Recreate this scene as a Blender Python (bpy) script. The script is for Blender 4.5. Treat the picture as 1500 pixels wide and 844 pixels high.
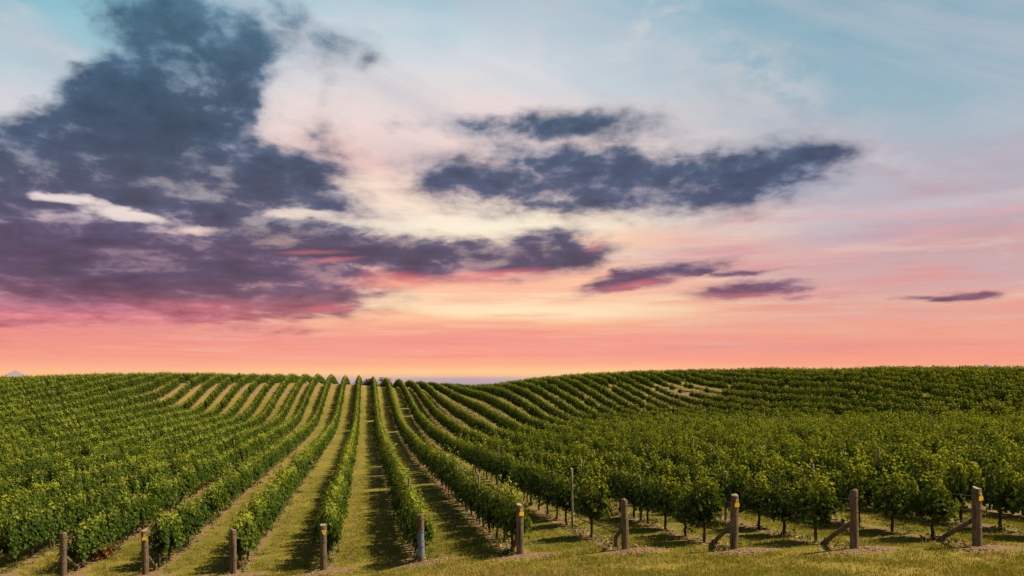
import bpy, math, random
import numpy as np
from mathutils import Vector, Matrix

for o in list(bpy.data.objects):
    bpy.data.objects.remove(o, do_unlink=True)
scene = bpy.context.scene
COL = scene.collection
R = math.radians

# ------------------------------------------------------------------ camera
cam = bpy.data.cameras.new('camera')
cam_ob = bpy.data.objects.new('camera', cam)
COL.objects.link(cam_ob)
cam.lens = 28.8
cam.sensor_width = 36.0
cam.shift_y = 0.0933
cam.clip_start = 0.1
cam.clip_end = 60000
cam_ob.location = (0, 0, 0)
cam_ob.rotation_euler = (R(90), 0, 0)
scene.camera = cam_ob

# ------------------------------------------------------------------ exposure
scene.view_settings.view_transform = 'Standard'
scene.view_settings.look = 'None'
scene.view_settings.exposure = 0.75
scene.view_settings.gamma = 1.0
scene.view_settings.use_curve_mapping = False
scene.render.film_transparent = False
scene.cycles.max_bounces = 4
scene.cycles.diffuse_bounces = 2
scene.cycles.transmission_bounces = 2
scene.cycles.glossy_bounces = 1

# ------------------------------------------------------------------ node helpers
def srgb(h):
    c = [int(h[i:i + 2], 16) / 255 for i in (0, 2, 4)]
    return tuple(x / 12.92 if x <= 0.04045 else ((x + 0.055) / 1.055) ** 2.4 for x in c) + (1.0,)

class G:
    """tiny expression builder over a node tree"""
    def __init__(s, tree):
        s.t = tree
    def node(s, kind, **kw):
        n = s.t.nodes.new(kind)
        for k, v in kw.items():
            setattr(n, k, v)
        return n
    def put(s, sock, v):
        if isinstance(v, bpy.types.NodeSocket):
            s.t.links.new(v, sock)
        elif v is not None:
            sock.default_value = v
    def m(s, op, a, b=None, c=None, clamp=False):
        n = s.node('ShaderNodeMath', operation=op, use_clamp=clamp)
        s.put(n.inputs[0], a); s.put(n.inputs[1], b); s.put(n.inputs[2], c)
        return n.outputs[0]
    def add(s, a, b): return s.m('ADD', a, b)
    def mul(s, a, b): return s.m('MULTIPLY', a, b)
    def rng(s, v, a, b, c=0.0, d=1.0, smooth=True):
        n = s.node('ShaderNodeMapRange', interpolation_type='SMOOTHSTEP' if smooth else 'LINEAR')
        n.clamp = True
        for i, x in enumerate((v, a, b, c, d)):
            s.put(n.inputs[i], x)
        return n.outputs[0]
    def vec(s, x, y, z):
        n = s.node('ShaderNodeCombineXYZ')
        s.put(n.inputs[0], x); s.put(n.inputs[1], y); s.put(n.inputs[2], z)
        return n.outputs[0]
    def vm(s, op, a, b):
        n = s.node('ShaderNodeVectorMath', operation=op)
        s.put(n.inputs[0], a); s.put(n.inputs[1], b)
        return n.outputs['Value'] if op in ('LENGTH', 'DOT_PRODUCT', 'DISTANCE') else n.outputs[0]
    def noise(s, v, scale, detail=6, rough=0.55, dist=0.0, color=False, lac=2.0):
        n = s.node('ShaderNodeTexNoise')
        s.put(n.inputs['Vector'], v)
        n.inputs['Scale'].default_value = scale
        n.inputs['Detail'].default_value = detail
        n.inputs['Roughness'].default_value = rough
        n.inputs['Lacunarity'].default_value = lac
        n.inputs['Distortion'].default_value = dist
        return n.outputs['Color' if color else 'Fac']
    def ramp(s, f, stops, interp='LINEAR'):
        n = s.node('ShaderNodeValToRGB')
        e = n.color_ramp.elements
        n.color_ramp.interpolation = interp
        while len(e) > 1:
            e.remove(e[-1])
        for i, (p, c) in enumerate(stops):
            el = e[0] if i == 0 else e.new(p)
            el.position = p
            el.color = c
        s.put(n.inputs[0], f)
        return n.outputs[0]
    def mix(s, f, a, b, blend='MIX'):
        n = s.node('ShaderNodeMix', data_type='RGBA', blend_type=blend)
        s.put(n.inputs[0], f); s.put(n.inputs[6], a); s.put(n.inputs[7], b)
        return n.outputs[2]
    def blob(s, v, b, inner=0.25, outer=1.35, after=None):
        n = s.node('ShaderNodeMapping', vector_type='TEXTURE')
        if after is not None:      # evaluate one after another (keeps the shader stack small)
            q = s.node('ShaderNodeVectorMath', operation='MULTIPLY_ADD')
            s.put(q.inputs[0], after); q.inputs[1].default_value = (1e-7, 1e-7, 0); s.put(q.inputs[2], v)
            v = q.outputs[0]
        s.put(n.inputs['Vector'], v)
        n.inputs['Location'].default_value = (b[0], b[1], 0)
        n.inputs['Rotation'].default_value = (0, 0, R(b[4]))
        n.inputs['Scale'].default_value = (b[2], b[3], 1)
        return s.rng(s.vm('LENGTH', n.outputs[0], None), outer, inner, 0.0, b[5])

# ------------------------------------------------------------------ sky (world)
SUN_EL, SUN_AZ = 50.0, 86.0      # degrees; azimuth measured from +Y (view direction) towards +X
# clouds as soft ellipses on the celestial sphere: azimuth, elevation, half-widths (degrees), tilt, weight
CLOUDS = [
    (-20.97, 20.56, 6.24, 4.10, 0, 1.25),
    (-19.29, 18.97, 5.53, 5.18, 0, 1.25),
    (-25.21, 16.15, 5.28, 3.46, 20, 1.35),
    (-23.43, 15.68, 10.05, 5.91, 0, 1.60),
    (-31.31, 12.52, 9.06, 3.06, 0, 1.50),
    (-20.56, 13.47, 9.21, 4.02, 0, 1.45),
    (-16.26, 14.01, 5.28, 1.83, 5, 1.05),
    (-15.60, 23.51, 2.66, 1.29, 0, 0.70),
    (-18.86, 11.89, 8.98, 2.17, 0, 1.30),
    (-31.49, 14.12, 3.13, 0.90, 0, 0.90),
    (-25.41, 11.57, 8.96, 1.73, 0, 1.00),
    (-30.61, 7.03, 11.67, 3.90, 0, 1.50),
    (-23.43, 7.28, 13.67, 3.72, 0, 1.45),
    (-16.26, 9.71, 8.80, 2.02, -6, 1.35),
    (-14.48, 7.45, 6.71, 2.77, 0, 1.10),
    (-14.93, 5.38, 4.90, 1.20, 0, 0.95),
    (-29.18, 5.07, 10.19, 2.00, 0, 0.95),
    (-7.59, 8.87, 10.32, 1.37, -2, 1.40),
    (-5.24, 8.12, 6.16, 1.24, 0, 0.90),
    (1.67, 9.46, 3.82, 1.48, 4, 1.35),
    (-2.39, 8.90, 9.06, 1.24, 0, 1.45),
    (-1.43, 7.31, 3.34, 0.38, 0, 0.60),
    (0.48, 13.45, 9.07, 2.20, -4, 1.00),
    (-3.34, 13.74, 5.71, 1.53, 0, 0.80),
    (5.71, 14.15, 9.46, 2.66, -6, 1.00),
    (10.85, 13.35, 9.21, 2.11, 0, 1.10),
    (15.82, 13.44, 6.63, 1.84, 8, 1.15),
    (19.29, 14.13, 3.83, 1.80, 4, 1.00),
    (3.34, 12.30, 8.09, 0.95, -3, 0.80),
    (-2.86, 17.29, 5.24, 0.95, 0, 0.80),
    (2.86, 17.29, 7.14, 1.19, 3, 0.80),
    (7.13, 16.66, 4.70, 1.61, 0, 0.60),
    (9.23, 7.27, 5.35, 0.71, 10, 1.20),
    (12.23, 7.65, 2.96, 0.42, 6, 1.00),
    (15.82, 7.58, 3.32, 0.23, 2, 0.70),
    (16.61, 6.42, 4.17, 0.69, 3, 1.20),
    (19.71, 5.78, 2.12, 0.27, 0, 0.65),
    (28.99, 5.25, 2.37, 0.38, 2, 1.05),
    (26.95, 5.26, 2.09, 0.21, 0, 0.65),
    (-12.23, 21.84, 3.19, 1.49, 0, 0.48),
    (-10.39, 21.35, 1.85, 1.17, 0, 0.35)]
GAPS = [
    (-31.31, 18.94, 4.18, 3.47, 25, 1.20),
    (-14.93, 19.18, 1.78, 2.77, 0, 0.40),
    (-28.44, 11.15, 2.22, 0.46, -8, 1.10),
    (-25.60, 10.52, 2.33, 0.39, -10, 0.80),
    (-21.18, 9.70, 3.53, 0.45, 4, 0.60),
    (-20.56, 8.08, 2.09, 0.27, 8, 0.45),
    (-18.86, 15.30, 2.57, 0.59, 0, 0.50),
    (-15.60, 16.62, 1.42, 1.93, 0, 0.50),
    (-14.93, 11.12, 3.12, 0.46, 5, 0.50)]
GLOWS = [
    (-12.45, 8.38, 1.73, 0.19, 4, 0.60),
    (-14.04, 8.87, 2.02, 0.14, 2, 0.35),
    (-7.59, 7.06, 3.75, 0.57, 0, 0.80),
    (-0.95, 7.69, 3.34, 0.33, 4, 0.70),
    (-13.13, 5.10, 1.81, 0.33, 3, 0.50),
    (-2.39, 7.02, 2.38, 0.33, 0, 0.60),
    (8.53, 6.81, 3.27, 0.28, 8, 0.50),
    (16.26, 5.98, 3.08, 0.18, 0, 0.40),
    (-18.43, 5.06, 5.16, 0.45, 0, 0.20),
    (5.24, 9.42, 0.76, 0.43, 0, 0.50),
    (-16.26, 4.12, 6.16, 0.46, 0, 0.20)]
WISPS = [
    (8.76, 23.46, 2.33, 0.57, 55, 0.80),
    (11.31, 24.28, 1.84, 0.37, 20, 0.60),
    (-29.90, 19.93, 2.51, 0.50, -40, 0.80),
    (1.43, 22.21, 2.39, 1.43, 0, 0.50),
    (-9.00, 19.57, 4.19, 1.89, -30, 0.60),
    (31.31, 8.18, 0.87, 0.57, 40, 0.80),
    (11.77, 15.81, 6.86, 1.12, -10, 0.90),
    (22.62, 14.95, 5.70, 1.15, -25, 0.70),
    (16.26, 19.47, 7.04, 2.75, -20, 0.60)]
VEILS = [
    (25.41, 10.53, 8.18, 0.30, -2, 0.90),
    (14.04, 10.85, 7.19, 0.83, 3, 0.45),
    (11.77, 9.81, 9.15, 0.47, 0, 0.30),
    (20.56, 8.61, 10.05, 0.40, 0, 0.45),
    (-11.77, 15.37, 4.12, 1.17, -10, 0.40)]
HAZES = [
    (19.71, 16.68, 6.77, 1.35, -25, 0.50),
    (24.62, 13.30, 8.68, 1.74, -15, 0.50),
    (-5.24, 14.96, 4.74, 1.14, -15, 0.50),
    (28.44, 9.03, 6.28, 1.43, 0, 0.60),
    (9.46, 10.80, 4.65, 0.66, 0, 0.30),
    (20.56, 4.99, 10.88, 0.40, -3, 0.50),
    (18.43, 2.35, 12.89, 0.41, 0, 0.40),
    (10.85, 9.16, 7.37, 0.47, -3, 0.40)]
LIGHTS = [
    (1.19, 5.00, 9.07, 0.62, 0, 0.90),
    (-2.86, 10.70, 7.14, 1.62, -3, 0.90),
    (-9.00, 5.73, 5.59, 0.75, 0, 0.40),
    (0.48, 0.81, 12.41, 0.33, 0, 0.50)]
RAMP_C = [(-0.05, 'b6a0b2'), (0.10, 'c0a4ae'), (0.29, 'e3b49e'), (0.62, 'ffc890'), (1.29, 'feb28c'), (2.00, 'f8a28e'), (2.96, 'f29c8f'), (3.67, 'f5a68f'), (4.48, 'fdbf98'), (5.10, 'ffddb4'), (5.81, 'fcc6a4'), (6.75, 'fbbc9e'), (7.92, 'f9bfa8'), (9.32, 'fdd5b4'), (10.71, 'fff0d4'), (12.32, 'fde3cc'), (14.13, 'f3d6cb'), (16.79, 'eed7d2'), (18.95, 'e8dad8'), (21.06, 'd5dadf'), (23.11, 'bdd0da'), (25.10, 'a9c6d3'), (29.61, '8db4c8'), (35.69, '7aa4be')]
RAMP_R = [(-0.05, 'd0a5a8'), (0.29, 'f5bd94'), (0.81, 'fdb58c'), (1.53, 'f89f88'), (2.48, 'f19f8e'), (3.43, 'eea890'), (4.15, 'e8a598'), (5.10, 'e9b3a0'), (6.28, 'd9aaa6'), (7.45, 'ccabae'), (8.39, 'd8b0ae'), (9.56, 'c3b0b9'), (10.94, 'c9bec5'), (11.86, 'bcb0bb'), (13.22, 'b3b2bf'), (15.02, 'abb9c5'), (17.66, '98b4c3'), (20.22, '8aafc0'), (23.11, '7ba8ba'), (25.10, '74a3b6'), (29.61, '6a9ab5'), (35.69, '6493b2')]
RAMP_L = [(-0.05, 'd0a5a8'), (0.29, 'fcc08a'), (0.81, 'fdb78c'), (1.53, 'f8a48c'), (2.48, 'f09688'), (3.43, 'e8998a'), (4.38, 'dc8f8e'), (5.81, 'c28a98'), (7.69, 'd3aeb2'), (10.48, 'ecd8d4'), (12.77, 'ecdcd8'), (15.02, 'dcd6da'), (17.66, 'c3d0d8'), (20.22, '9cc4d1'), (22.70, '86b9ca'), (25.10, '8ab8c8'), (29.61, '7fb0c6'), (35.69, '74a2be')]
RAMP_K = [(2.00, 'd98084'), (3.91, 'b96a78'), (5.33, '875b70'), (6.75, '6a546f'), (8.16, '5b4f6c'), (10.02, '504d6b'), (11.86, '4b516e'), (14.13, '45536f'), (16.79, '3e546f'), (20.22, '405c76'), (23.51, '4e7188'), (28.88, '5f8098')]

def build_world():
    w = bpy.data.worlds.new('World')
    scene.world = w
    w.use_nodes = True
    t = w.node_tree
    t.nodes.clear()
    g = G(t)
    out = g.node('ShaderNodeOutputWorld')
    bg = g.node('ShaderNodeBackground')
    t.links.new(bg.outputs[0], out.inputs[0])
    tc = g.node('ShaderNodeTexCoord')
    d = tc.outputs['Generated']
    sp = g.node('ShaderNodeSeparateXYZ')
    g.put(sp.inputs[0], d)
    x, y, z = sp.outputs
    DEG = 180 / math.pi
    az = g.mul(g.m('ARCTAN2', x, y), DEG)
    el = g.mul(g.m('ARCSINE', z), DEG)
    # noise space: directions with height stretched, flatter layers towards the horizon
    zl = g.m('LOGARITHM', g.m('MAXIMUM', g.add(z, 0.09), 0.02), math.e)
    pn = g.vec(x, y, g.mul(zl, 0.72))
    pl = g.vec(x, y, g.mul(zl, 1.7))
    # warped sphere coordinates for ragged cloud edges
    w1 = g.noise(pn, 7.0, 2, 0.55, color=True)
    w2 = g.noise(pn, 28.0, 3, 0.6, color=True)
    flat = g.vec(az, el, 0.0)
    sub1 = g.vm('SUBTRACT', w1, (0.5, 0.5, 0.5))
    sub2 = g.vm('SUBTRACT', w2, (0.5, 0.5, 0.5))
    warp = g.vm('ADD', g.vm('MULTIPLY', sub1, (5.0, 2.0, 0)), g.vm('MULTIPLY', sub2, (2.4, 1.0, 0)))
    warp = g.vm('MULTIPLY', warp, g.vec(1.0, g.rng(el, 3.0, 16.0, 0.35, 1.0), 1.0))      # low cloud lies flatter
    wv = g.vm('ADD', flat, warp)
    soft = g.vm('ADD', flat, g.vm('MULTIPLY', warp, (0.6, 0.5, 0)))
    # streaky modulation of the banding near the horizon
    st = g.noise(pl, 3.2, 4, 0.55)
    st2 = g.noise(g.vm('ADD', pl, (3.1, 7.7, 1.3)), 7.0, 4, 0.6)
    amp = g.rng(el, 0.5, 12.0, 1.0, 7.0)
    elw = g.add(el, g.add(g.mul(g.add(st, -0.5), amp), g.mul(g.add(st2, -0.5), g.mul(amp, 0.35))))
    fe = g.m('DIVIDE', g.add(elw, 2.0), 50.0, clamp=True)
    def rp(stops):
        return g.ramp(fe, sorted([((e + 2.0) / 50.0, srgb(c)) for e, c in stops]))
    wx = g.add(az, g.mul(g.add(st, -0.5), 10.0))
    mr = g.rng(wx, 2.0, 24.0)
    ml = g.rng(wx, -13.0, -27.0)
    base = g.mix(mr, rp(RAMP_C), rp(RAMP_R))
    base = g.mix(ml, base, rp(RAMP_L))
    # away from the glow the dusk sky cools and dims
    cool = g.ramp(fe, [(0.02, srgb('8d8397')), (0.12, srgb('a08a9c')), (0.25, srgb('8f93ab')), (0.5, srgb('6f90ad')), (1.0, srgb('6288ab'))])
    base = g.mix(g.rng(g.m('ABSOLUTE', az), 45.0, 120.0), base, cool)
    # the clear sky above
    sky = g.node('ShaderNodeTexSky', sky_type='NISHITA')
    sky.sun_disc = False
    sky.sun_elevation = R(SUN_EL)
    sky.sun_rotation = R(SUN_AZ)
    sky.air_density = 1.0
    sky.dust_density = 1.0
    nis = g.mix(1.0, sky.outputs[0], (0.05, 0.05, 0.05, 1), 'MULTIPLY')
    base = g.mix(g.rng(el, 24.0, 50.0), base, nis)
    # high thin cloud: pale wisps, pink veils, grey-mauve haze
    def total(lst, v, inner=0.0, outer=1.5):
        acc = None
        for b in lst:
            s = g.blob(v, b, inner, outer, acc)
            acc = s if acc is None else g.m('MAXIMUM', acc, s)
        return acc
    nf = g.noise(g.vm('ADD', pn, g.vm('MULTIPLY', sub1, (0.05, 0.05, 0.05))), 26.0, 8, 0.60)
    hz = g.mul(total(HAZES, soft), g.rng(st2, 0.3, 0.65))
    base = g.mix(g.mul(hz, 0.8), base, g.ramp(fe, [(0.0, srgb('d98e88')), (0.2, srgb('bf8f98')), (0.35, srgb('a9a0b0')), (0.5, srgb('97a5b5'))]))
    ve = g.mul(total(VEILS, soft), g.rng(st2, 0.25, 0.6))
    base = g.mix(g.mul(ve, 0.8), base, srgb('e9a3a0'))
    wi = g.mul(total(WISPS, wv), g.rng(nf, 0.35, 0.7))
    base = g.mix(g.mul(wi, 0.55), base, srgb('f4e2dc'))
    cir = g.rng(g.noise(g.vm('ADD', pn, (9.0, 2.0, 4.0)), 5.0, 4, 0.6), 0.5, 0.8)
    base = g.mix(g.mul(cir, g.rng(el, 10, 16, 0.0, 0.25)), base, srgb('d9d4da'))
    base = g.mix(g.mul(total(LIGHTS, soft), 0.75), base, g.ramp(fe, [(0.05, srgb('ffcf8e')), (0.12, srgb('ffedc2')), (0.25, srgb('fff3dc'))]))
    # fine streaks of lit and unlit cirrus in the glow
    s3 = g.noise(g.vec(x, y, g.add(g.mul(zl, 2.6), g.mul(x, 0.06))), 6.0, 6, 0.62)
    band = g.mul(g.rng(el, 0.8, 2.2), g.rng(el, 17.0, 9.0))
    base = g.mix(g.mul(band, g.rng(s3, 0.50, 0.72, 0.0, 0.55)), base, g.ramp(fe, [(0.04, srgb('f48c78')), (0.14, srgb('ef8f80')), (0.22, srgb('d993a0')), (0.34, srgb('c2a3b0'))]))
    base = g.mix(g.mul(g.mul(band, g.rng(el, 2.5, 6.0, 0.25, 1.0)), g.rng(s3, 0.48, 0.30, 0.0, 0.55)), base, g.mix(mr, srgb('ffe9c9'), srgb('e3c6bd')))
    # high veil drifting up to the right
    vv = g.vec(g.add(g.mul(az, 0.035), g.mul(el, 0.05)), g.add(g.mul(el, 0.13), g.mul(az, 0.05)), 3.0)
    s4 = g.noise(vv, 1.6, 6, 0.62)
    base = g.mix(g.mul(g.rng(el, 8.0, 14.0), g.mul(g.rng(s4, 0.40, 0.70, 0.0, 0.55), g.rng(el, 60.0, 30.0))), base, srgb('c2c2cd'))
    # dark cloud decks
    acc = None
    for b in CLOUDS:
        s = g.blob(wv, b, 0.0, 1.6, acc)
        acc = s if acc is None else g.m('MAXIMUM', acc, s)
    # scattered cloud carries on round the rest of the sky
    far = g.rng(g.m('ABSOLUTE', az), 36.0, 60.0)
    rest = g.mul(g.rng(g.noise(pn, 1.6, 2, 0.5), 0.5, 0.72), g.mul(far, g.rng(el, 30.0, 12.0)))
    acc = g.m('MAXIMUM', acc, rest)
    acc = g.m('SUBTRACT', acc, total(GAPS, wv, 0.1, 1.4))
    nb = g.noise(g.vm('ADD', pn, (1.7, 0.4, 2.2)), 9.0, 3, 0.6)
    body = g.add(g.mul(acc, 1.22), g.add(g.mul(g.add(nb, -0.5), 1.1), g.mul(g.add(nf, -0.5), 1.1)))
    dens = g.rng(body, 0.0, 1.05)
    dens = g.mul(dens, g.rng(acc, 0.02, 0.2))
    kf = g.m('DIVIDE', g.add(g.add(el, g.mul(g.add(st, -0.5), 5.0)), 2.0), 50.0, clamp=True)
    kcol = g.ramp(kf, sorted([((e + 2.0) / 50.0, srgb(c)) for e, c in RAMP_K]))
    shade = g.rng(g.add(g.mul(nb, 0.55), g.mul(nf, 0.45)), 0.34, 0.64, 1.45, 0.72, False)
    kcol = g.mix(1.0, kcol, g.vec(shade, shade, shade), 'MULTIPLY')
    core = g.rng(body, 0.6, 1.7, 1.18, 0.84)
    kcol = g.mix(1.0, kcol, g.vec(core, core, core), 'MULTIPLY')
    # thin edges scatter light: paler than the body
    thin = g.rng(body, 0.95, 0.35)
    kcol = g.mix(g.mul(thin, 0.35), kcol, base)
    kcol = g.mix(g.rng(g.add(g.mul(nb, 0.5), g.mul(nf, 0.5)), 0.50, 0.36, 0.0, 0.28), kcol, base)
    # red-lit undersides
    gl = g.mul(total(GLOWS, soft), g.rng(nf, 0.3, 0.65))
    kcol = g.mix(g.mul(gl, 0.85), kcol, srgb('f0707a'))
    col = g.mix(g.mul(dens, 0.96), base, kcol)
    glb = g.mul(total(GLOWS, soft), 0.3)
    col = g.mix(glb, col, srgb('ff8f80'))
    g.put(bg.inputs['Color'], col)
    bg.inputs['Strength'].default_value = 0.595      # exposure 0.75 brings the sky back to 1.0
    w.cycles.sampling_method = 'NONE'

build_world()

# ------------------------------------------------------------------ sun
sun = bpy.data.lights.new('sun', 'SUN')
sun.energy = 5.0
sun.angle = R(0.5)
sun.color = (1.0, 0.86, 0.62)
sun_ob = bpy.data.objects.new('sun', sun)
COL.objects.link(sun_ob)
to_sun = Vector((math.cos(R(SUN_EL)) * math.sin(R(SUN_AZ)), math.cos(R(SUN_EL)) * math.cos(R(SUN_AZ)), math.sin(R(SUN_EL))))
sun_ob.rotation_euler = to_sun.to_track_quat('Z', 'Y').to_euler()
sun_ob.location = (60, 0, 60)

# ------------------------------------------------------------------ object helpers
def tag(o, label=None, cat=None, group=None, kind=None):
    if label: o['label'] = label
    if cat: o['category'] = cat
    if group: o['group'] = group
    if kind: o['kind'] = kind
    return o

def link(name, data, parent=None, loc=(0, 0, 0), rot=(0, 0, 0), scale=(1, 1, 1)):
    o = bpy.data.objects.new(name, data)
    COL.objects.link(o)
    o.parent = parent
    o.location = loc
    o.rotation_euler = rot
    o.scale = scale
    return o

def mesh_np(name, verts, faces, mat, smooth=False):
    """verts (n,3); faces (m,k) all the same k"""
    verts = np.asarray(verts, np.float32)
    faces = np.asarray(faces, np.int32)
    me = bpy.data.meshes.new(name)
    k = faces.shape[1]
    me.vertices.add(len(verts)); me.vertices.foreach_set('co', verts.ravel())
    me.loops.add(faces.size); me.loops.foreach_set('vertex_index', faces.ravel())
    me.polygons.add(len(faces))
    me.polygons.foreach_set('loop_start', np.arange(0, faces.size, k, dtype=np.int32))
    if smooth:
        me.polygons.foreach_set('use_smooth', np.ones(len(faces), bool))
    me.update(calc_edges=True)
    if mat is not None:
        for m_ in (mat if isinstance(mat, (list, tuple)) else [mat]):
            me.materials.append(m_)
    return me

def mesh_py(name, verts, faces, mat, smooth=False):
    me = bpy.data.meshes.new(name)
    me.from_pydata([tuple(v) for v in verts], [], faces)
    if smooth:
        for p in me.polygons:
            p.use_smooth = True
    me.materials.append(mat)
    me.update()
    return me

def tube(path, radii, sides=8, cap=True):
    """verts, faces of a tube through path points"""
    V, Fc = [], []
    path = [Vector(p) for p in path]
    n = len(path)
    ref = None
    for i, p in enumerate(path):
        tdir = (path[min(i + 1, n - 1)] - path[max(i - 1, 0)]).normalized()
        if ref is None:
            ref = Vector((1, 0, 0)) if abs(tdir.x) < 0.8 else Vector((0, 1, 0))
        u = (ref - tdir * ref.dot(tdir)).normalized()
        ref = u
        v = tdir.cross(u)
        for k in range(sides):
            a = 2 * math.pi * k / sides
            V.append(p + (u * math.cos(a) + v * math.sin(a)) * radii[i])
    for i in range(n - 1):
        for k in range(sides):
            k2 = (k + 1) % sides
            Fc.append((i * sides + k, i * sides + k2, (i + 1) * sides + k2, (i + 1) * sides + k))
    if cap:
        Fc.append(tuple(range(sides - 1, -1, -1)))
        Fc.append(tuple((n - 1) * sides + k for k in range(sides)))
    return V, Fc

def join(parts):
    V, Fc = [], []
    for v, f in parts:
        o = len(V)
        V += list(v)
        Fc += [tuple(i + o for i in q) for q in f]
    return V, Fc

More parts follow.
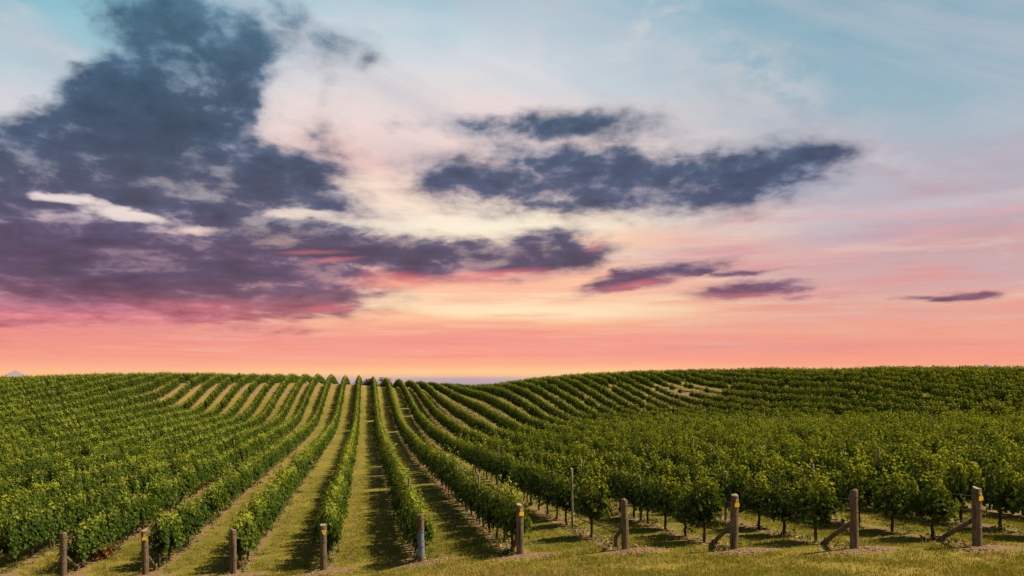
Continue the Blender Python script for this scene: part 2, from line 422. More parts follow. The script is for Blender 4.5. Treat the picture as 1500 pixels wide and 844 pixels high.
# ------------------------------------------------------------------ terrain
CTRL = np.array([
    (-25.0, 24.0, -5.90), (-41.7, 40.0, -5.60), (-57.3, 55.0, -4.90), (-72.9, 70.0, -3.90), (-88.5, 85.0, -2.70),
    (-104.2, 100.0, -1.50), (-119.8, 115.0, -0.80), (-135.4, 130.0, -0.70), (-166.7, 160.0, -2.00), (-208.3, 200.0, -5.00),
    (-312.5, 300.0, -8.00), (-20.0, 24.0, -5.90), (-33.3, 40.0, -5.60), (-45.8, 55.0, -4.90), (-58.3, 70.0, -3.90),
    (-70.8, 85.0, -2.70), (-83.3, 100.0, -1.50), (-95.8, 115.0, -0.80), (-108.3, 130.0, -0.70), (-133.3, 160.0, -2.00),
    (-166.7, 200.0, -5.00), (-250.0, 300.0, -8.00), (-13.8, 24.0, -5.80), (-23.0, 40.0, -5.80), (-34.5, 60.0, -5.50),
    (-43.1, 75.0, -4.90), (-50.6, 88.0, -3.90), (-57.5, 100.0, -2.70), (-64.4, 112.0, -1.40), (-70.1, 122.0, -0.60),
    (-77.6, 135.0, -0.40), (-89.1, 155.0, -1.20), (-115.0, 200.0, -5.00), (-172.5, 300.0, -8.00), (-11.5, 24.0, -5.70),
    (-19.2, 40.0, -5.90), (-28.8, 60.0, -5.90), (-38.3, 80.0, -5.50), (-45.5, 95.0, -4.70), (-50.8, 106.0, -3.60),
    (-55.6, 116.0, -2.20), (-60.4, 126.0, -0.90), (-65.2, 136.0, -0.05), (-70.9, 148.0, 0.10), (-79.1, 165.0, -0.60),
    (-95.8, 200.0, -4.00), (-143.8, 300.0, -8.00), (-9.6, 24.0, -5.65), (-16.0, 40.0, -5.90), (-24.0, 60.0, -6.00),
    (-32.0, 80.0, -5.90), (-40.0, 100.0, -5.50), (-44.8, 112.0, -5.10), (-48.0, 120.0, -4.40), (-51.2, 128.0, -2.80),
    (-54.4, 136.0, -1.10), (-57.6, 144.0, 0.00), (-60.8, 152.0, 0.40), (-64.8, 162.0, 0.30), (-80.0, 200.0, -3.50),
    (-120.0, 300.0, -8.00), (-6.6, 24.0, -5.50), (-11.0, 40.0, -5.80), (-16.5, 60.0, -6.00), (-22.0, 80.0, -6.10),
    (-27.5, 100.0, -5.90), (-30.3, 110.0, -5.50), (-33.0, 120.0, -4.10), (-35.8, 130.0, -2.60), (-38.5, 140.0, -1.10),
    (-40.4, 147.0, -0.20), (-42.6, 155.0, 0.10), (-45.4, 165.0, 0.00), (-52.3, 190.0, -1.20), (-66.0, 240.0, -5.00),
    (-82.5, 300.0, -8.00), (-4.0, 23.0, -5.23), (-7.0, 40.0, -5.70), (-10.8, 62.0, -6.10), (-14.9, 85.0, -6.10),
    (-17.5, 100.0, -5.70), (-19.6, 112.0, -4.70), (-21.7, 124.0, -3.40), (-23.8, 136.0, -1.90), (-25.7, 147.0, -0.80),
    (-27.5, 157.0, -0.40), (-29.7, 170.0, -0.60), (-34.1, 195.0, -2.00), (-42.0, 240.0, -5.00), (-52.5, 300.0, -8.00),
    (-1.6, 22.0, -4.75), (-3.0, 40.0, -5.30), (-4.6, 62.0, -5.80), (-6.4, 85.0, -5.50), (-7.9, 105.0, -4.50),
    (-9.4, 125.0, -3.20), (-10.9, 145.0, -2.20), (-12.0, 160.0, -1.75), (-13.5, 180.0, -1.80), (-18.8, 250.0, -5.00),
    (-22.5, 300.0, -8.00), (-0.2, 21.5, -4.60), (-0.3, 40.0, -5.10), (-0.5, 60.0, -5.40), (-0.7, 80.0, -5.00),
    (-0.8, 95.0, -3.90), (-0.9, 110.0, -2.60), (-1.0, 122.0, -1.80), (-1.1, 135.0, -1.40), (-1.2, 150.0, -1.50),
    (-1.5, 180.0, -3.00), (-2.0, 240.0, -6.00), (-2.5, 300.0, -8.00), (1.8, 21.0, -4.40), (3.3, 40.0, -4.80),
    (5.0, 60.0, -5.10), (6.7, 80.0, -5.20), (7.7, 92.0, -4.80), (8.7, 104.0, -3.60), (9.7, 116.0, -2.10),
    (10.5, 126.0, -0.90), (11.3, 136.0, -0.10), (12.2, 146.0, 0.10), (13.3, 160.0, -0.40), (16.7, 200.0, -4.00),
    (25.0, 300.0, -8.00), (4.3, 20.6, -4.20), (8.3, 40.0, -4.50), (12.5, 60.0, -4.80), (16.7, 80.0, -4.95),
    (19.8, 95.0, -5.00), (21.5, 103.0, -4.60), (23.3, 112.0, -3.30), (25.4, 122.0, -1.70), (27.5, 132.0, -0.20),
    (29.2, 140.0, 0.60), (31.2, 150.0, 0.90), (33.3, 160.0, 0.70), (39.6, 190.0, -2.00), (47.9, 230.0, -6.00),
    (62.5, 300.0, -8.00), (6.1, 19.8, -4.05), (12.3, 40.0, -4.35), (18.5, 60.0, -4.60), (24.1, 78.0, -4.75),
    (27.1, 88.0, -4.60), (29.3, 95.0, -3.80), (32.1, 104.0, -2.30), (34.8, 113.0, -0.80), (37.3, 121.0, 0.30),
    (40.1, 130.0, 0.85), (43.2, 140.0, 0.85), (50.9, 165.0, -1.00), (64.8, 210.0, -6.00), (92.5, 300.0, -8.00),
    (7.8, 18.8, -3.85), (14.6, 35.0, -4.10), (20.8, 50.0, -4.25), (27.1, 65.0, -4.35), (31.2, 75.0, -4.20),
    (34.2, 82.0, -3.30), (37.5, 90.0, -1.90), (40.4, 97.0, -0.60), (42.9, 103.0, 0.15), (45.8, 110.0, 0.45),
    (50.0, 120.0, 0.50), (58.3, 140.0, -0.70), (83.3, 200.0, -6.00), (125.0, 300.0, -8.00), (10.9, 17.5, -3.66),
    (18.8, 30.0, -3.85), (28.1, 45.0, -3.95), (36.2, 58.0, -4.00), (41.9, 67.0, -3.80), (46.2, 74.0, -3.00),
    (51.2, 82.0, -1.70), (56.2, 90.0, -0.50), (60.6, 97.0, 0.20), (65.6, 105.0, 0.50), (73.8, 118.0, 0.30),
    (87.5, 140.0, -1.00), (125.0, 200.0, -6.00), (187.5, 300.0, -8.00), (15.3, 17.5, -3.66), (26.2, 30.0, -3.85),
    (39.4, 45.0, -3.95), (50.8, 58.0, -4.00), (58.6, 67.0, -3.80), (64.8, 74.0, -3.00), (71.8, 82.0, -1.70),
    (78.8, 90.0, -0.50), (84.9, 97.0, 0.20), (91.9, 105.0, 0.50), (103.2, 118.0, 0.30), (122.5, 140.0, -1.00),
    (175.0, 200.0, -6.00), (262.5, 300.0, -8.00), (19.7, 17.5, -3.66), (33.8, 30.0, -3.85), (50.6, 45.0, -3.95),
    (65.2, 58.0, -4.00), (75.4, 67.0, -3.80), (83.2, 74.0, -3.00), (92.2, 82.0, -1.70), (101.2, 90.0, -0.50),
    (109.1, 97.0, 0.20), (118.1, 105.0, 0.50), (132.8, 118.0, 0.30), (157.5, 140.0, -1.00), (225.0, 200.0, -6.00),
    (337.5, 300.0, -8.00), (0.0, 0.0, -1.80), (0.0, 8.0, -2.60), (-25.0, 0.0, -2.20), (25.0, 0.0, -1.60),
    (-20.0, 9.0, -4.00), (15.0, 9.0, -2.60), (0.0, 14.0, -3.75), (-12.0, 16.0, -4.90), (9.0, 14.0, -3.55),])

def _ab(X, Y):
    Yc = np.maximum(Y, 0.0)
    return np.stack([X / (Yc + 25.0) * 2.6, np.log(Yc + 25.0) * 1.5], -1)

def _kern(d2):
    return np.where(d2 > 1e-12, d2 * np.log(np.maximum(d2, 1e-12)) * 0.5, 0.0)

_cp = _ab(CTRL[:, 0], CTRL[:, 1])
_n = len(_cp)
_K = _kern(((_cp[:, None] - _cp[None]) ** 2).sum(-1)) + np.eye(_n) * 2e-4
_Pm = np.concatenate([np.ones((_n, 1)), _cp], 1)
_A = np.block([[_K, _Pm], [_Pm.T, np.zeros((3, 3))]])
_W = np.linalg.solve(_A, np.concatenate([CTRL[:, 2], np.zeros(3)]))

def height(X, Y):
    X = np.asarray(X, float); Y = np.asarray(Y, float)
    shp = X.shape
    X = X.ravel(); Y = Y.ravel()
    z = np.empty_like(X)
    for i in range(0, len(X), 20000):
        x_, y_ = X[i:i + 20000], np.clip(Y[i:i + 20000], -20, 330)
        p = _ab(x_, y_)
        k = _kern(((p[:, None] - _cp[None]) ** 2).sum(-1))
        z[i:i + 20000] = k @ _W[:_n] + _W[_n] + p @ _W[_n + 1:]
    f = np.clip((Y - 290) / 400.0, 0, 1)
    f = f * f * (3 - 2 * f)
    z = z * (1 - f) + (-34.0) * f
    return z.reshape(shp)

def hz(x, y):
    return float(height(np.array([x]), np.array([y]))[0])

# rows: direction D, across N, pitch
TH = math.atan(215 / 1200)
D = np.array([-math.sin(TH), math.cos(TH)])
N = np.array([math.cos(TH), math.sin(TH)])
PITCH = 2.49
R0 = -1.20
ROT = math.atan2(D[1], D[0])
# the rows were not set out quite evenly: offsets in metres
ROW_OFF = {-3: -0.22, -2: -0.19, -1: -0.07, 0: 0.02, 1: 0.22, 2: 0.26, 3: 0.32, 4: 0.13, 5: -0.12, 6: -0.14, 7: -0.05}
def row_r(i):
    return R0 + PITCH * i + ROW_OFF.get(i, 0.0)
ROW_RS = np.array([row_r(i) for i in range(-60, 110)])
ROW_IS = np.arange(-60, 110, dtype=float)

def headland_y(X):
    """the line the end posts stand on"""
    xs = [-80, -13.4, -8.07, -5.4, -2.6, 0.18, 2.9, 5.4, 7.85, 10.5, 60]
    ys = [36, 24.5, 23.75, 23.4, 22.5, 21.7, 21.1, 20.1, 18.95, 18.5, 10]
    return float(np.interp(X, xs, ys))

def row_start(i):
    """along-row coordinate at which row i meets the headland line"""
    r = row_r(i)
    lo, hi = -20.0, 80.0
    for _ in range(50):
        s = (lo + hi) / 2
        p = r * N + s * D
        if p[1] > headland_y(p[0]): hi = s
        else: lo = s
    return s

def row_pt(i, s):
    return row_r(i) * N + s * D

POST_ROWS = list(range(-3, 7))
POST_XY = {i: row_pt(i, row_start(i)) for i in range(-4, 8)}

# ------------------------------------------------------------------ materials
def new_mat(name):
    m = bpy.data.materials.new(name)
    m.use_nodes = True
    t = m.node_tree
    t.nodes.clear()
    g = G(t)
    out = g.node('ShaderNodeOutputMaterial')
    return m, g, out

def principled(g, out, col, rough=0.8, spec=0.3, bump=None, bstr=0.3, bdist=0.02):
    b = g.node('ShaderNodeBsdfPrincipled')
    g.put(b.inputs['Base Color'], col)
    g.put(b.inputs['Roughness'], rough)
    b.inputs['Specular IOR Level'].default_value = spec
    if bump is not None:
        bn = g.node('ShaderNodeBump')
        bn.inputs['Strength'].default_value = bstr
        bn.inputs['Distance'].default_value = bdist
        g.put(bn.inputs['Height'], bump)
        g.t.links.new(bn.outputs[0], b.inputs['Normal'])
    g.t.links.new(b.outputs[0], out.inputs[0])
    return b

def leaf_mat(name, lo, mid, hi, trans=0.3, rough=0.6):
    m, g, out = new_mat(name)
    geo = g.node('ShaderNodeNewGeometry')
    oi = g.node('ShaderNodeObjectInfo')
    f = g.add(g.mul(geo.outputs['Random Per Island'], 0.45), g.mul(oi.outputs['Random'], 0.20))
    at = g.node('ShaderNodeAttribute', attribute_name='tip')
    f = g.add(f, g.mul(at.outputs['Fac'], 0.45))  # young tips are yellower, and brightened further to stand for sunlit tops
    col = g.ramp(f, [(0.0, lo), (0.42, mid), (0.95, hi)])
    b = g.node('ShaderNodeBsdfPrincipled')
    g.put(b.inputs['Base Color'], col)
    b.inputs['Roughness'].default_value = rough
    b.inputs['Specular IOR Level'].default_value = 0.08
    tr = g.node('ShaderNodeBsdfTranslucent')
    g.put(tr.inputs['Color'], g.mix(1.0, col, (1.5, 1.35, 0.5, 1), 'MULTIPLY'))
    mx = g.node('ShaderNodeMixShader')
    mx.inputs[0].default_value = trans
    g.t.links.new(b.outputs[0], mx.inputs[1])
    g.t.links.new(tr.outputs[0], mx.inputs[2])
    g.t.links.new(mx.outputs[0], out.inputs[0])
    return m

M_LEAF = leaf_mat('vine_leaf', (0.016, 0.034, 0.004, 1), (0.056, 0.090, 0.008, 1), (0.30, 0.32, 0.023, 1), 0.3)  # dark lower leaves, bright tips: sun and shade partly put into the colour
M_TREE = leaf_mat('tree_leaf', (0.020, 0.030, 0.014, 1), (0.030, 0.045, 0.016, 1), (0.05, 0.065, 0.02, 1), 0.15)
M_RED = leaf_mat('withered_leaf', (0.10, 0.030, 0.016, 1), (0.20, 0.075, 0.03, 1), (0.30, 0.16, 0.06, 1), 0.2)
M_GRASS = leaf_mat('grass_blade', (0.10, 0.115, 0.014, 1), (0.19, 0.18, 0.026, 1), (0.37, 0.28, 0.07, 1), 0.3, 0.6)
M_DRY = leaf_mat('dry_grass_blade', (0.26, 0.17, 0.055, 1), (0.40, 0.28, 0.10, 1), (0.55, 0.42, 0.19, 1), 0.2, 0.6)

def wood_mat(name, a, b, c, paint=None):
    m, g, out = new_mat(name)
    tc = g.node('ShaderNodeTexCoord')
    oi = g.node('ShaderNodeObjectInfo')
    mp = g.vm('MULTIPLY', tc.outputs['Object'], (1.0, 1.0, 0.09))
    mp = g.vm('ADD', mp, g.vec(g.mul(oi.outputs['Random'], 37.0), 0.0, 0.0))
    n1 = g.noise(mp, 38.0, 6, 0.65)
    n2 = g.noise(tc.outputs['Object'], 6.0, 5, 0.6)
    n3 = g.noise(mp, 90.0, 3, 0.6)
    col = g.ramp(n1, [(0.3, a), (0.5, b), (0.68, c)])
    col = g.mix(g.rng(n2, 0.5, 0.7, 0, 0.55), col, (0.15, 0.125, 0.09, 1))
    crack = g.rng(g.noise(g.vm('MULTIPLY', mp, (1.0, 1.0, 0.35)), 30.0, 2, 0.5), 0.60, 0.66)
    col = g.mix(g.mul(crack, 0.75), col, (0.018, 0.012, 0.008, 1))
    if paint:
        sp = g.node('ShaderNodeSeparateXYZ')
        g.put(sp.inputs[0], tc.outputs['Object'])
        zz = g.add(sp.outputs[2], g.mul(g.add(n2, -0.5), 0.35))
        msk = g.mul(g.mul(g.rng(zz, 0.12, 0.2), g.rng(zz, 0.86, 0.78)), g.rng(n1, 0.3, 0.5, 0.55, 0.95))
        col = g.mix(msk, col, paint)
    principled(g, out, col, 0.85, 0.2, g.m('SUBTRACT', g.add(n1, g.mul(n3, 0.5)), crack), 0.8, 0.015)
    return m

M_POST = wood_mat('weathered_post_wood', (0.045, 0.031, 0.017, 1), (0.135, 0.094, 0.050, 1), (0.22, 0.160, 0.092, 1))
M_POST_BLUE = wood_mat('blue_painted_post_wood', (0.045, 0.031, 0.017, 1), (0.135, 0.094, 0.050, 1), (0.22, 0.160, 0.092, 1), (0.15, 0.19, 0.24, 1))
M_GREY = wood_mat('grey_post_wood', (0.09, 0.07, 0.05, 1), (0.21, 0.165, 0.115, 1), (0.33, 0.27, 0.20, 1))
M_END = wood_mat('sawn_end_grain', (0.14, 0.105, 0.07, 1), (0.30, 0.24, 0.165, 1), (0.42, 0.35, 0.26, 1))
M_BARK = wood_mat('vine_bark', (0.020, 0.013, 0.009, 1), (0.055, 0.038, 0.026, 1), (0.10, 0.075, 0.05, 1))

def plain(name, col, rough=0.6, spec=0.3, metal=0.0, var=0.25):
    m, g, out = new_mat(name)
    tc = g.node('ShaderNodeTexCoord')
    n = g.noise(tc.outputs['Object'], 30.0, 4, 0.6)
    c2 = tuple(x * (1 - var) for x in col[:3]) + (1,)
    b = principled(g, out, g.mix(n, c2, col), rough, spec)
    b.inputs['Metallic'].default_value = metal
    return m

M_WIRE = plain('galvanised_wire', (0.10, 0.09, 0.075, 1), 0.6, 0.3, 0.3)
M_HOSE = plain('black_hose', (0.018, 0.016, 0.014, 1), 0.55, 0.35)
M_TAG = plain('yellow_tag', (0.78, 0.42, 0.012, 1), 0.5, 0.4, 0.0, 0.15)
M_NAIL = plain('rusty_steel', (0.12, 0.06, 0.035, 1), 0.7, 0.4, 0.5)

def ground_mat():
    m, g, out = new_mat('vineyard_ground')
    geo = g.node('ShaderNodeNewGeometry')
    P = geo.outputs['Position']
    r = g.vm('DOT_PRODUCT', P, (float(N[0]), float(N[1]), 0.0))
    sc = g.vm('DOT_PRODUCT', P, (float(D[0]), float(D[1]), 0.0))
    nA = g.noise(P, 0.22, 5, 0.55)
    nB = g.noise(P, 1.4, 6, 0.6)
    nC = g.noise(P, 9.0, 6, 0.65)
    nD = g.noise(P, 38.0, 4, 0.7)
    # mown grass: fine streaks along the rows
    ps = g.vec(g.mul(r, 7.0), g.mul(sc, 1.1), 0.0)
    nS = g.noise(ps, 1.0, 5, 0.65)
    f = g.add(g.add(g.mul(nA, 0.35), g.mul(nB, 0.30)), g.add(g.mul(nC, 0.25), g.mul(nS, 0.20)))
    at = g.node('ShaderNodeAttribute', attribute_name='dry')
    f = g.add(f, g.mul(at.outputs['Fac'], 0.22))
    grass = g.ramp(f, [(0.36, (0.052, 0.066, 0.009, 1)), (0.48, (0.118, 0.118, 0.014, 1)), (0.58, (0.19, 0.16, 0.022, 1)), (0.72, (0.28, 0.195, 0.048, 1))])
    grass = g.mix(1.0, grass, g.ramp(nD, [(0.25, (0.55, 0.55, 0.5, 1)), (0.7, (1.25, 1.25, 1.2, 1))]), 'MULTIPLY')
    # bare soil: strip under the vines and round the posts
    soil = g.ramp(g.add(g.mul(nC, 0.6), g.mul(nD, 0.4)), [(0.3, (0.085, 0.050, 0.027, 1)), (0.5, (0.20, 0.122, 0.066, 1)), (0.7, (0.33, 0.215, 0.125, 1))])
    r_a, r_b = row_r(-5), row_r(9)
    offs = g.ramp(g.m('DIVIDE', g.add(r, -r_a), r_b - r_a, clamp=True), [((row_r(i) - r_a) / (r_b - r_a), (ROW_OFF.get(i, 0.0) + 0.5,) * 3 + (1.0,)) for i in range(-5, 10)])
    r = g.m('SUBTRACT', r, g.add(offs, -0.5))
    ph = g.m('FRACT', g.m('DIVIDE', g.add(r, -R0 + PITCH * 0.5), PITCH))
    dist = g.mul(g.m('ABSOLUTE', g.add(ph, -0.5)), PITCH)
    dist = g.add(dist, g.add(g.mul(g.add(nB, -0.5), 0.55), g.mul(g.add(nC, -0.5), 0.5)))
    ar = g.node('ShaderNodeAttribute', attribute_name='rowarea')
    strip = g.mul(g.rng(dist, 0.36, 0.12), ar.outputs['Fac'])
    av = g.node('ShaderNodeAttribute', attribute_name='soil')
    bare = g.rng(g.add(av.outputs['Fac'], g.add(g.mul(g.add(nB, -0.5), 0.9), g.mul(g.add(nC, -0.5), 0.7))), 0.38, 0.62)
    # wheel tracks worn along each alley
    trk = g.mul(g.mul(g.rng(g.m('ABSOLUTE', g.add(dist, -0.66)), 0.2, 0.05), g.rng(nB, 0.38, 0.62, 0.1, 0.6)), ar.outputs['Fac'])
    grass = g.mix(trk, grass, (0.17, 0.115, 0.045, 1))
    msk = g.m('MAXIMUM', g.mul(strip, 0.85), bare)
    col = g.mix(msk, grass, soil)
    hgt = g.add(g.mul(nC, 0.6), g.add(g.mul(nD, 0.5), g.mul(nB, 0.5)))
    principled(g, out, col, 0.95, 0.1, hgt, 0.8, 0.08)
    return m

M_GROUND = ground_mat()

# ------------------------------------------------------------------ ground sheet
def build_ground():
    t = np.linspace(-1.6, 1.6, 620)
    yl = np.concatenate([np.linspace(-60, 12, 20), np.arange(13, 34, 0.17), np.arange(34, 110, 0.7), np.arange(110, 300, 1.8),
                         np.geomspace(300, 24000, 40)])
    TT, YY = np.meshgrid(t, yl)
    XX = TT * (np.maximum(YY, 0) + 25.0)
    ZZ = height(XX, YY)
    rng = np.random.default_rng(3)
    dry = np.clip((24.5 - YY - 0.28 * np.minimum(XX, 10)) / 6.0, 0, 1) * 0.6
    soil = np.zeros_like(XX)
    for i, p in POST_XY.items():
        d = (XX - p[0] - 0.15) / 0.8
        e = (YY - p[1] + 0.22) / 0.55
        gq = np.exp(-(d * d + e * e))
        soil = np.maximum(soil, gq * 1.15)
        ZZ = ZZ + 0.07 * gq
    # worn soil on the crest of the left slope and on the right-hand hillside
    cy = np.interp(XX / np.maximum(YY, 1), [-0.5, -0.4, -0.26, -0.17], [122, 137, 140, 146])
    cr = np.exp(-((YY - cy) / 11) ** 2) * np.clip((-18 - XX) / 8, 0, 1) * np.clip((XX + 74) / 18, 0, 1)
    soil = np.maximum(soil, cr * 0.5)
    dry = np.maximum(dry, cr * 0.55)
    pr = np.exp(-(((XX - 25) / 6) ** 2 + ((YY - 121) / 9) ** 2))
    soil = np.maximum(soil, pr * 0.7)
    ra = ((XX * D[0] + YY * D[1]) > np.interp(XX * N[0] + YY * N[1], [row_i for row_i in HEAD_R], HEAD_S) + 0.6).astype(float)
    bump = np.interp(YY, [12, 40, 90], [1, 0.6, 0]) * (0.018 * np.sin(XX * 3.1 + 1.7 * np.sin(YY * 1.3)) * np.sin(YY * 2.7 + XX * 0.9))
    ZZ = ZZ + bump
    V = np.stack([XX, YY, ZZ], -1).reshape(-1, 3)
    ny, nx = XX.shape
    idx = np.arange(ny * nx).reshape(ny, nx)
    Fc = np.stack([idx[:-1, :-1], idx[:-1, 1:], idx[1:, 1:], idx[1:, :-1]], -1).reshape(-1, 4)
    me = mesh_np('ground', V, Fc, M_GROUND, True)
    for nm, arr in (('dry', dry), ('soil', soil), ('rowarea', ra)):
        a = me.attributes.new(nm, 'FLOAT', 'POINT')
        a.data.foreach_set('value', arr.ravel().astype(np.float32))
    o = link('ground', me)
    tag(o, 'grassy vineyard ground rising to low hills, bare soil under the vines', 'ground', kind='structure')

HEAD_R = [row_r(i) for i in range(-40, 85)]
HEAD_S = [row_start(i) for i in range(-40, 85)]
build_ground()

# far hills just over the crest; blue-grey haze put into their colour
M_FAR = plain('distant_hill_haze', (0.22, 0.18, 0.24, 1), 0.95, 0.05)
def far_hill(x0, x1, y0, h, peaks, label, seed):
    rnd = random.Random(seed)
    n = 40
    V, Fc = [], []
    for j, (dy, k) in enumerate(((-500, 0), (-250, 0.6), (0, 1.0), (300, 0.55), (600, 0))):
        for i in range(n + 1):
            u = i / n
            e = sum(a * math.exp(-((u - c) / w_) ** 2) for c, w_, a in peaks) * (1 - (2 * u - 1) ** 6)
            z = -45 + k * (h + 45) * e * (0.97 + 0.06 * rnd.random())
            V.append((x0 + (x1 - x0) * u, y0 + dy, z))
    for j in range(4):
        for i in range(n):
            a = j * (n + 1) + i
            Fc.append((a, a + 1, a + n + 2, a + n + 1))
    o = link('distant_hill', mesh_py('distant_hill', V, Fc, M_FAR, True))
    tag(o, label, 'hill', kind='structure')
far_hill(4900, 5900, 9000, 245, [(0.30, 0.07, 0.35), (0.5, 0.33, 0.75)], 'faint mauve hill on the skyline at far right', 1)
far_hill(-5540, -5330, 9000, 128, [(0.38, 0.16, 0.95), (0.62, 0.2, 0.55)], 'faint mauve knoll on the skyline at far left', 2)

# ------------------------------------------------------------------ grapevine meshes
LEAF_OUT = []
for ang, rad in ((-90, 0.25), (-62, 0.78), (-38, 0.62), (-12, 0.98), (22, 0.66), (58, 0.98), (90, 1.18), (122, 0.98), (158, 0.66), (192, 0.98), (218, 0.62), (242, 0.78)):
    a = math.radians(ang)
    r_ = rad * 0.62
    x_, y_ = r_ * math.cos(a), r_ * math.sin(a)
    LEAF_OUT.append((x_, y_, 0.22 * abs(x_) - 0.30 * (x_ * x_ + y_ * y_)))
LEAF_HI = (np.array([(0, 0, 0.03)] + LEAF_OUT), np.array([(0, i + 1, (i + 1) % 12 + 1) for i in range(12)]))
_lo = [(0, 0, 0.05), (0, -0.35, -0.05), (0.62, -0.25, -0.02), (0.5, 0.42, -0.04), (0, 0.75, -0.2), (-0.5, 0.42, -0.04), (-0.62, -0.25, -0.02)]
LEAF_LO = (np.array(_lo) * 0.95, np.array([(0, i + 1, (i + 1) % 6 + 1) for i in range(6)]))

def leaves(P, Nrm, size, rng, leaf, hang=0.6):
    """place leaf shapes at points with given normals; returns verts, faces, per-vert leaf index"""
    n = len(P)
    Nrm = Nrm / np.linalg.norm(Nrm, axis=1, keepdims=True)
    down = np.tile([0.0, 0.0, -1.0], (n, 1)) * hang + rng.normal(0, 1, (n, 3)) * (1 - hang * 0.6)
    Yv = down - Nrm * (down * Nrm).sum(1, keepdims=True)
    Yv /= np.linalg.norm(Yv, axis=1, keepdims=True) + 1e-9
    Xv = np.cross(Yv, Nrm)
    lv, lf = leaf
    V = (P[:, None] + size[:, None, None] * (lv[None, :, 0:1] * Xv[:, None] + lv[None, :, 1:2] * Yv[:, None] + lv[None, :, 2:3] * Nrm[:, None]))
    k = len(lv)
    Fc = lf[None] + (np.arange(n) * k)[:, None, None]
    return V.reshape(-1, 3), Fc.reshape(-1, 3), np.repeat(np.arange(n), k)

def vine_foliage(seed, shoots, leaf, size, per, H=1.74, W=0.70, T=0.24, flop=0.3, low=0.5, st=0.15, tv=0.11, tc=0.5):
    rng = np.random.default_rng(seed)
    P, Nn, S, tip = [], [], [], []
    for k in range(shoots):
        x0 = rng.uniform(-W, W) * 0.92
        y0 = rng.normal(0, 0.06)
        z0 = 0.58 + rng.uniform(-0.08, 0.14)
        stray = rng.random() < st
        top = H * (rng.uniform(1.08, 1.28) if stray else rng.uniform(0.95 - tv, 0.95 + tv))
        edge = 1 - 0.16 * (abs(x0) / W) ** 2
        side = rng.choice([-1, 1])
        fl = rng.random() < flop
        lean = rng.normal(0, 0.12)
        bow = side * T * rng.uniform(0.25, 1.0)
        for j in range(per):
            u = (j + rng.random()) / per
            if fl:      # shoot that has toppled over and hangs
                z = z0 + 0.45 * math.sin(u * 2.4) - (z0 - low) * max(0, u - 0.45) * 1.5
                y = y0 + side * (T * 1.25) * math.sin(min(u * 1.7, 1.57))
            else:
                z = z0 + (top * edge - z0) * u
                y = y0 + bow * math.sin(u * 2.9)
            x = x0 + lean * u
            p = np.array([x, y, z]) + rng.normal(0, 1, 3) * (0.06, 0.05, 0.05)
            out = np.array([rng.normal(0, 0.35), np.sign(p[1]) * (0.9 + 1.5 * abs(p[1])), 0.40 + 1.3 * max(0, u - 0.45)])
            P.append(p)
            Nn.append(out + rng.normal(0, 0.42, 3))
            S.append(size * rng.uniform(0.7, 1.2) * (1 - 0.35 * u * (not fl)))
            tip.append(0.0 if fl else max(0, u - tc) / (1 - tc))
    V, Fc, li = leaves(np.array(P), np.array(Nn), np.array(S), rng, leaf)
    return V, Fc, np.array(tip)[li]

def foliage_mesh(name, *a, mat=None, **k):
    V, Fc, tip = vine_foliage(*a, **k)
    me = mesh_np(name, V, Fc, mat or M_LEAF)
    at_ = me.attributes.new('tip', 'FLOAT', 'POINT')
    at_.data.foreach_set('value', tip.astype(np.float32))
    return me

def trunk_mesh(seed):
    rnd = random.Random(seed)
    pts, rad = [], []
    ox = oy = 0
    for k in range(8):
        u = k / 7
        pts.append((ox, oy, -0.06 + 0.80 * u)); rad.append(0.044 - 0.014 * u + rnd.uniform(-0.004, 0.005))
        ox += rnd.uniform(-0.035, 0.035); oy += rnd.uniform(-0.03, 0.03)
    hx, hy = pts[-1][0], pts[-1][1]
    parts = [tube(pts, rad, 7)]
    for s in (-1, 1):
        arm = [(hx, hy, 0.70)] + [(hx + s * (0.1 + 0.17 * k), hy + rnd.uniform(-0.02, 0.02), 0.74 + rnd.uniform(-0.015, 0.03)) for k in range(4)]
        parts.append(tube(arm, [0.022, 0.02, 0.018, 0.015, 0.011], 6))
    for k in range(5):      # woody shoots rising into the foliage
        x_ = hx + rnd.uniform(-0.55, 0.55)
        parts.append(tube([(x_, hy, 0.74), (x_ + rnd.uniform(-0.05, 0.05), hy + rnd.uniform(-0.08, 0.08), 1.1), (x_ + rnd.uniform(-0.1, 0.1), hy + rnd.uniform(-0.1, 0.1), 1.45)], [0.009, 0.007, 0.004], 4))
    V, Fc = join(parts)
    return mesh_py('trunk', V, Fc, M_BARK, True)

TRUNKS = [trunk_mesh(s) for s in range(5)]
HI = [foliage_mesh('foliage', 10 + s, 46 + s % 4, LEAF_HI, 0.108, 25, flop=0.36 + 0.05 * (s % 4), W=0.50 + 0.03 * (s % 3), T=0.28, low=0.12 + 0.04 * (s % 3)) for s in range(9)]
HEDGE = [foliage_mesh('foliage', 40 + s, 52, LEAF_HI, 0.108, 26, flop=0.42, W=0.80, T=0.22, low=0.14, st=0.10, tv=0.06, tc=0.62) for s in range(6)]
LO = [foliage_mesh('foliage', 70 + s, 40, LEAF_LO, 0.145, 14, flop=0.42, W=0.80, T=0.26, low=0.06, st=0.04, tv=0.04, tc=0.62, H=1.8) for s in range(6)]

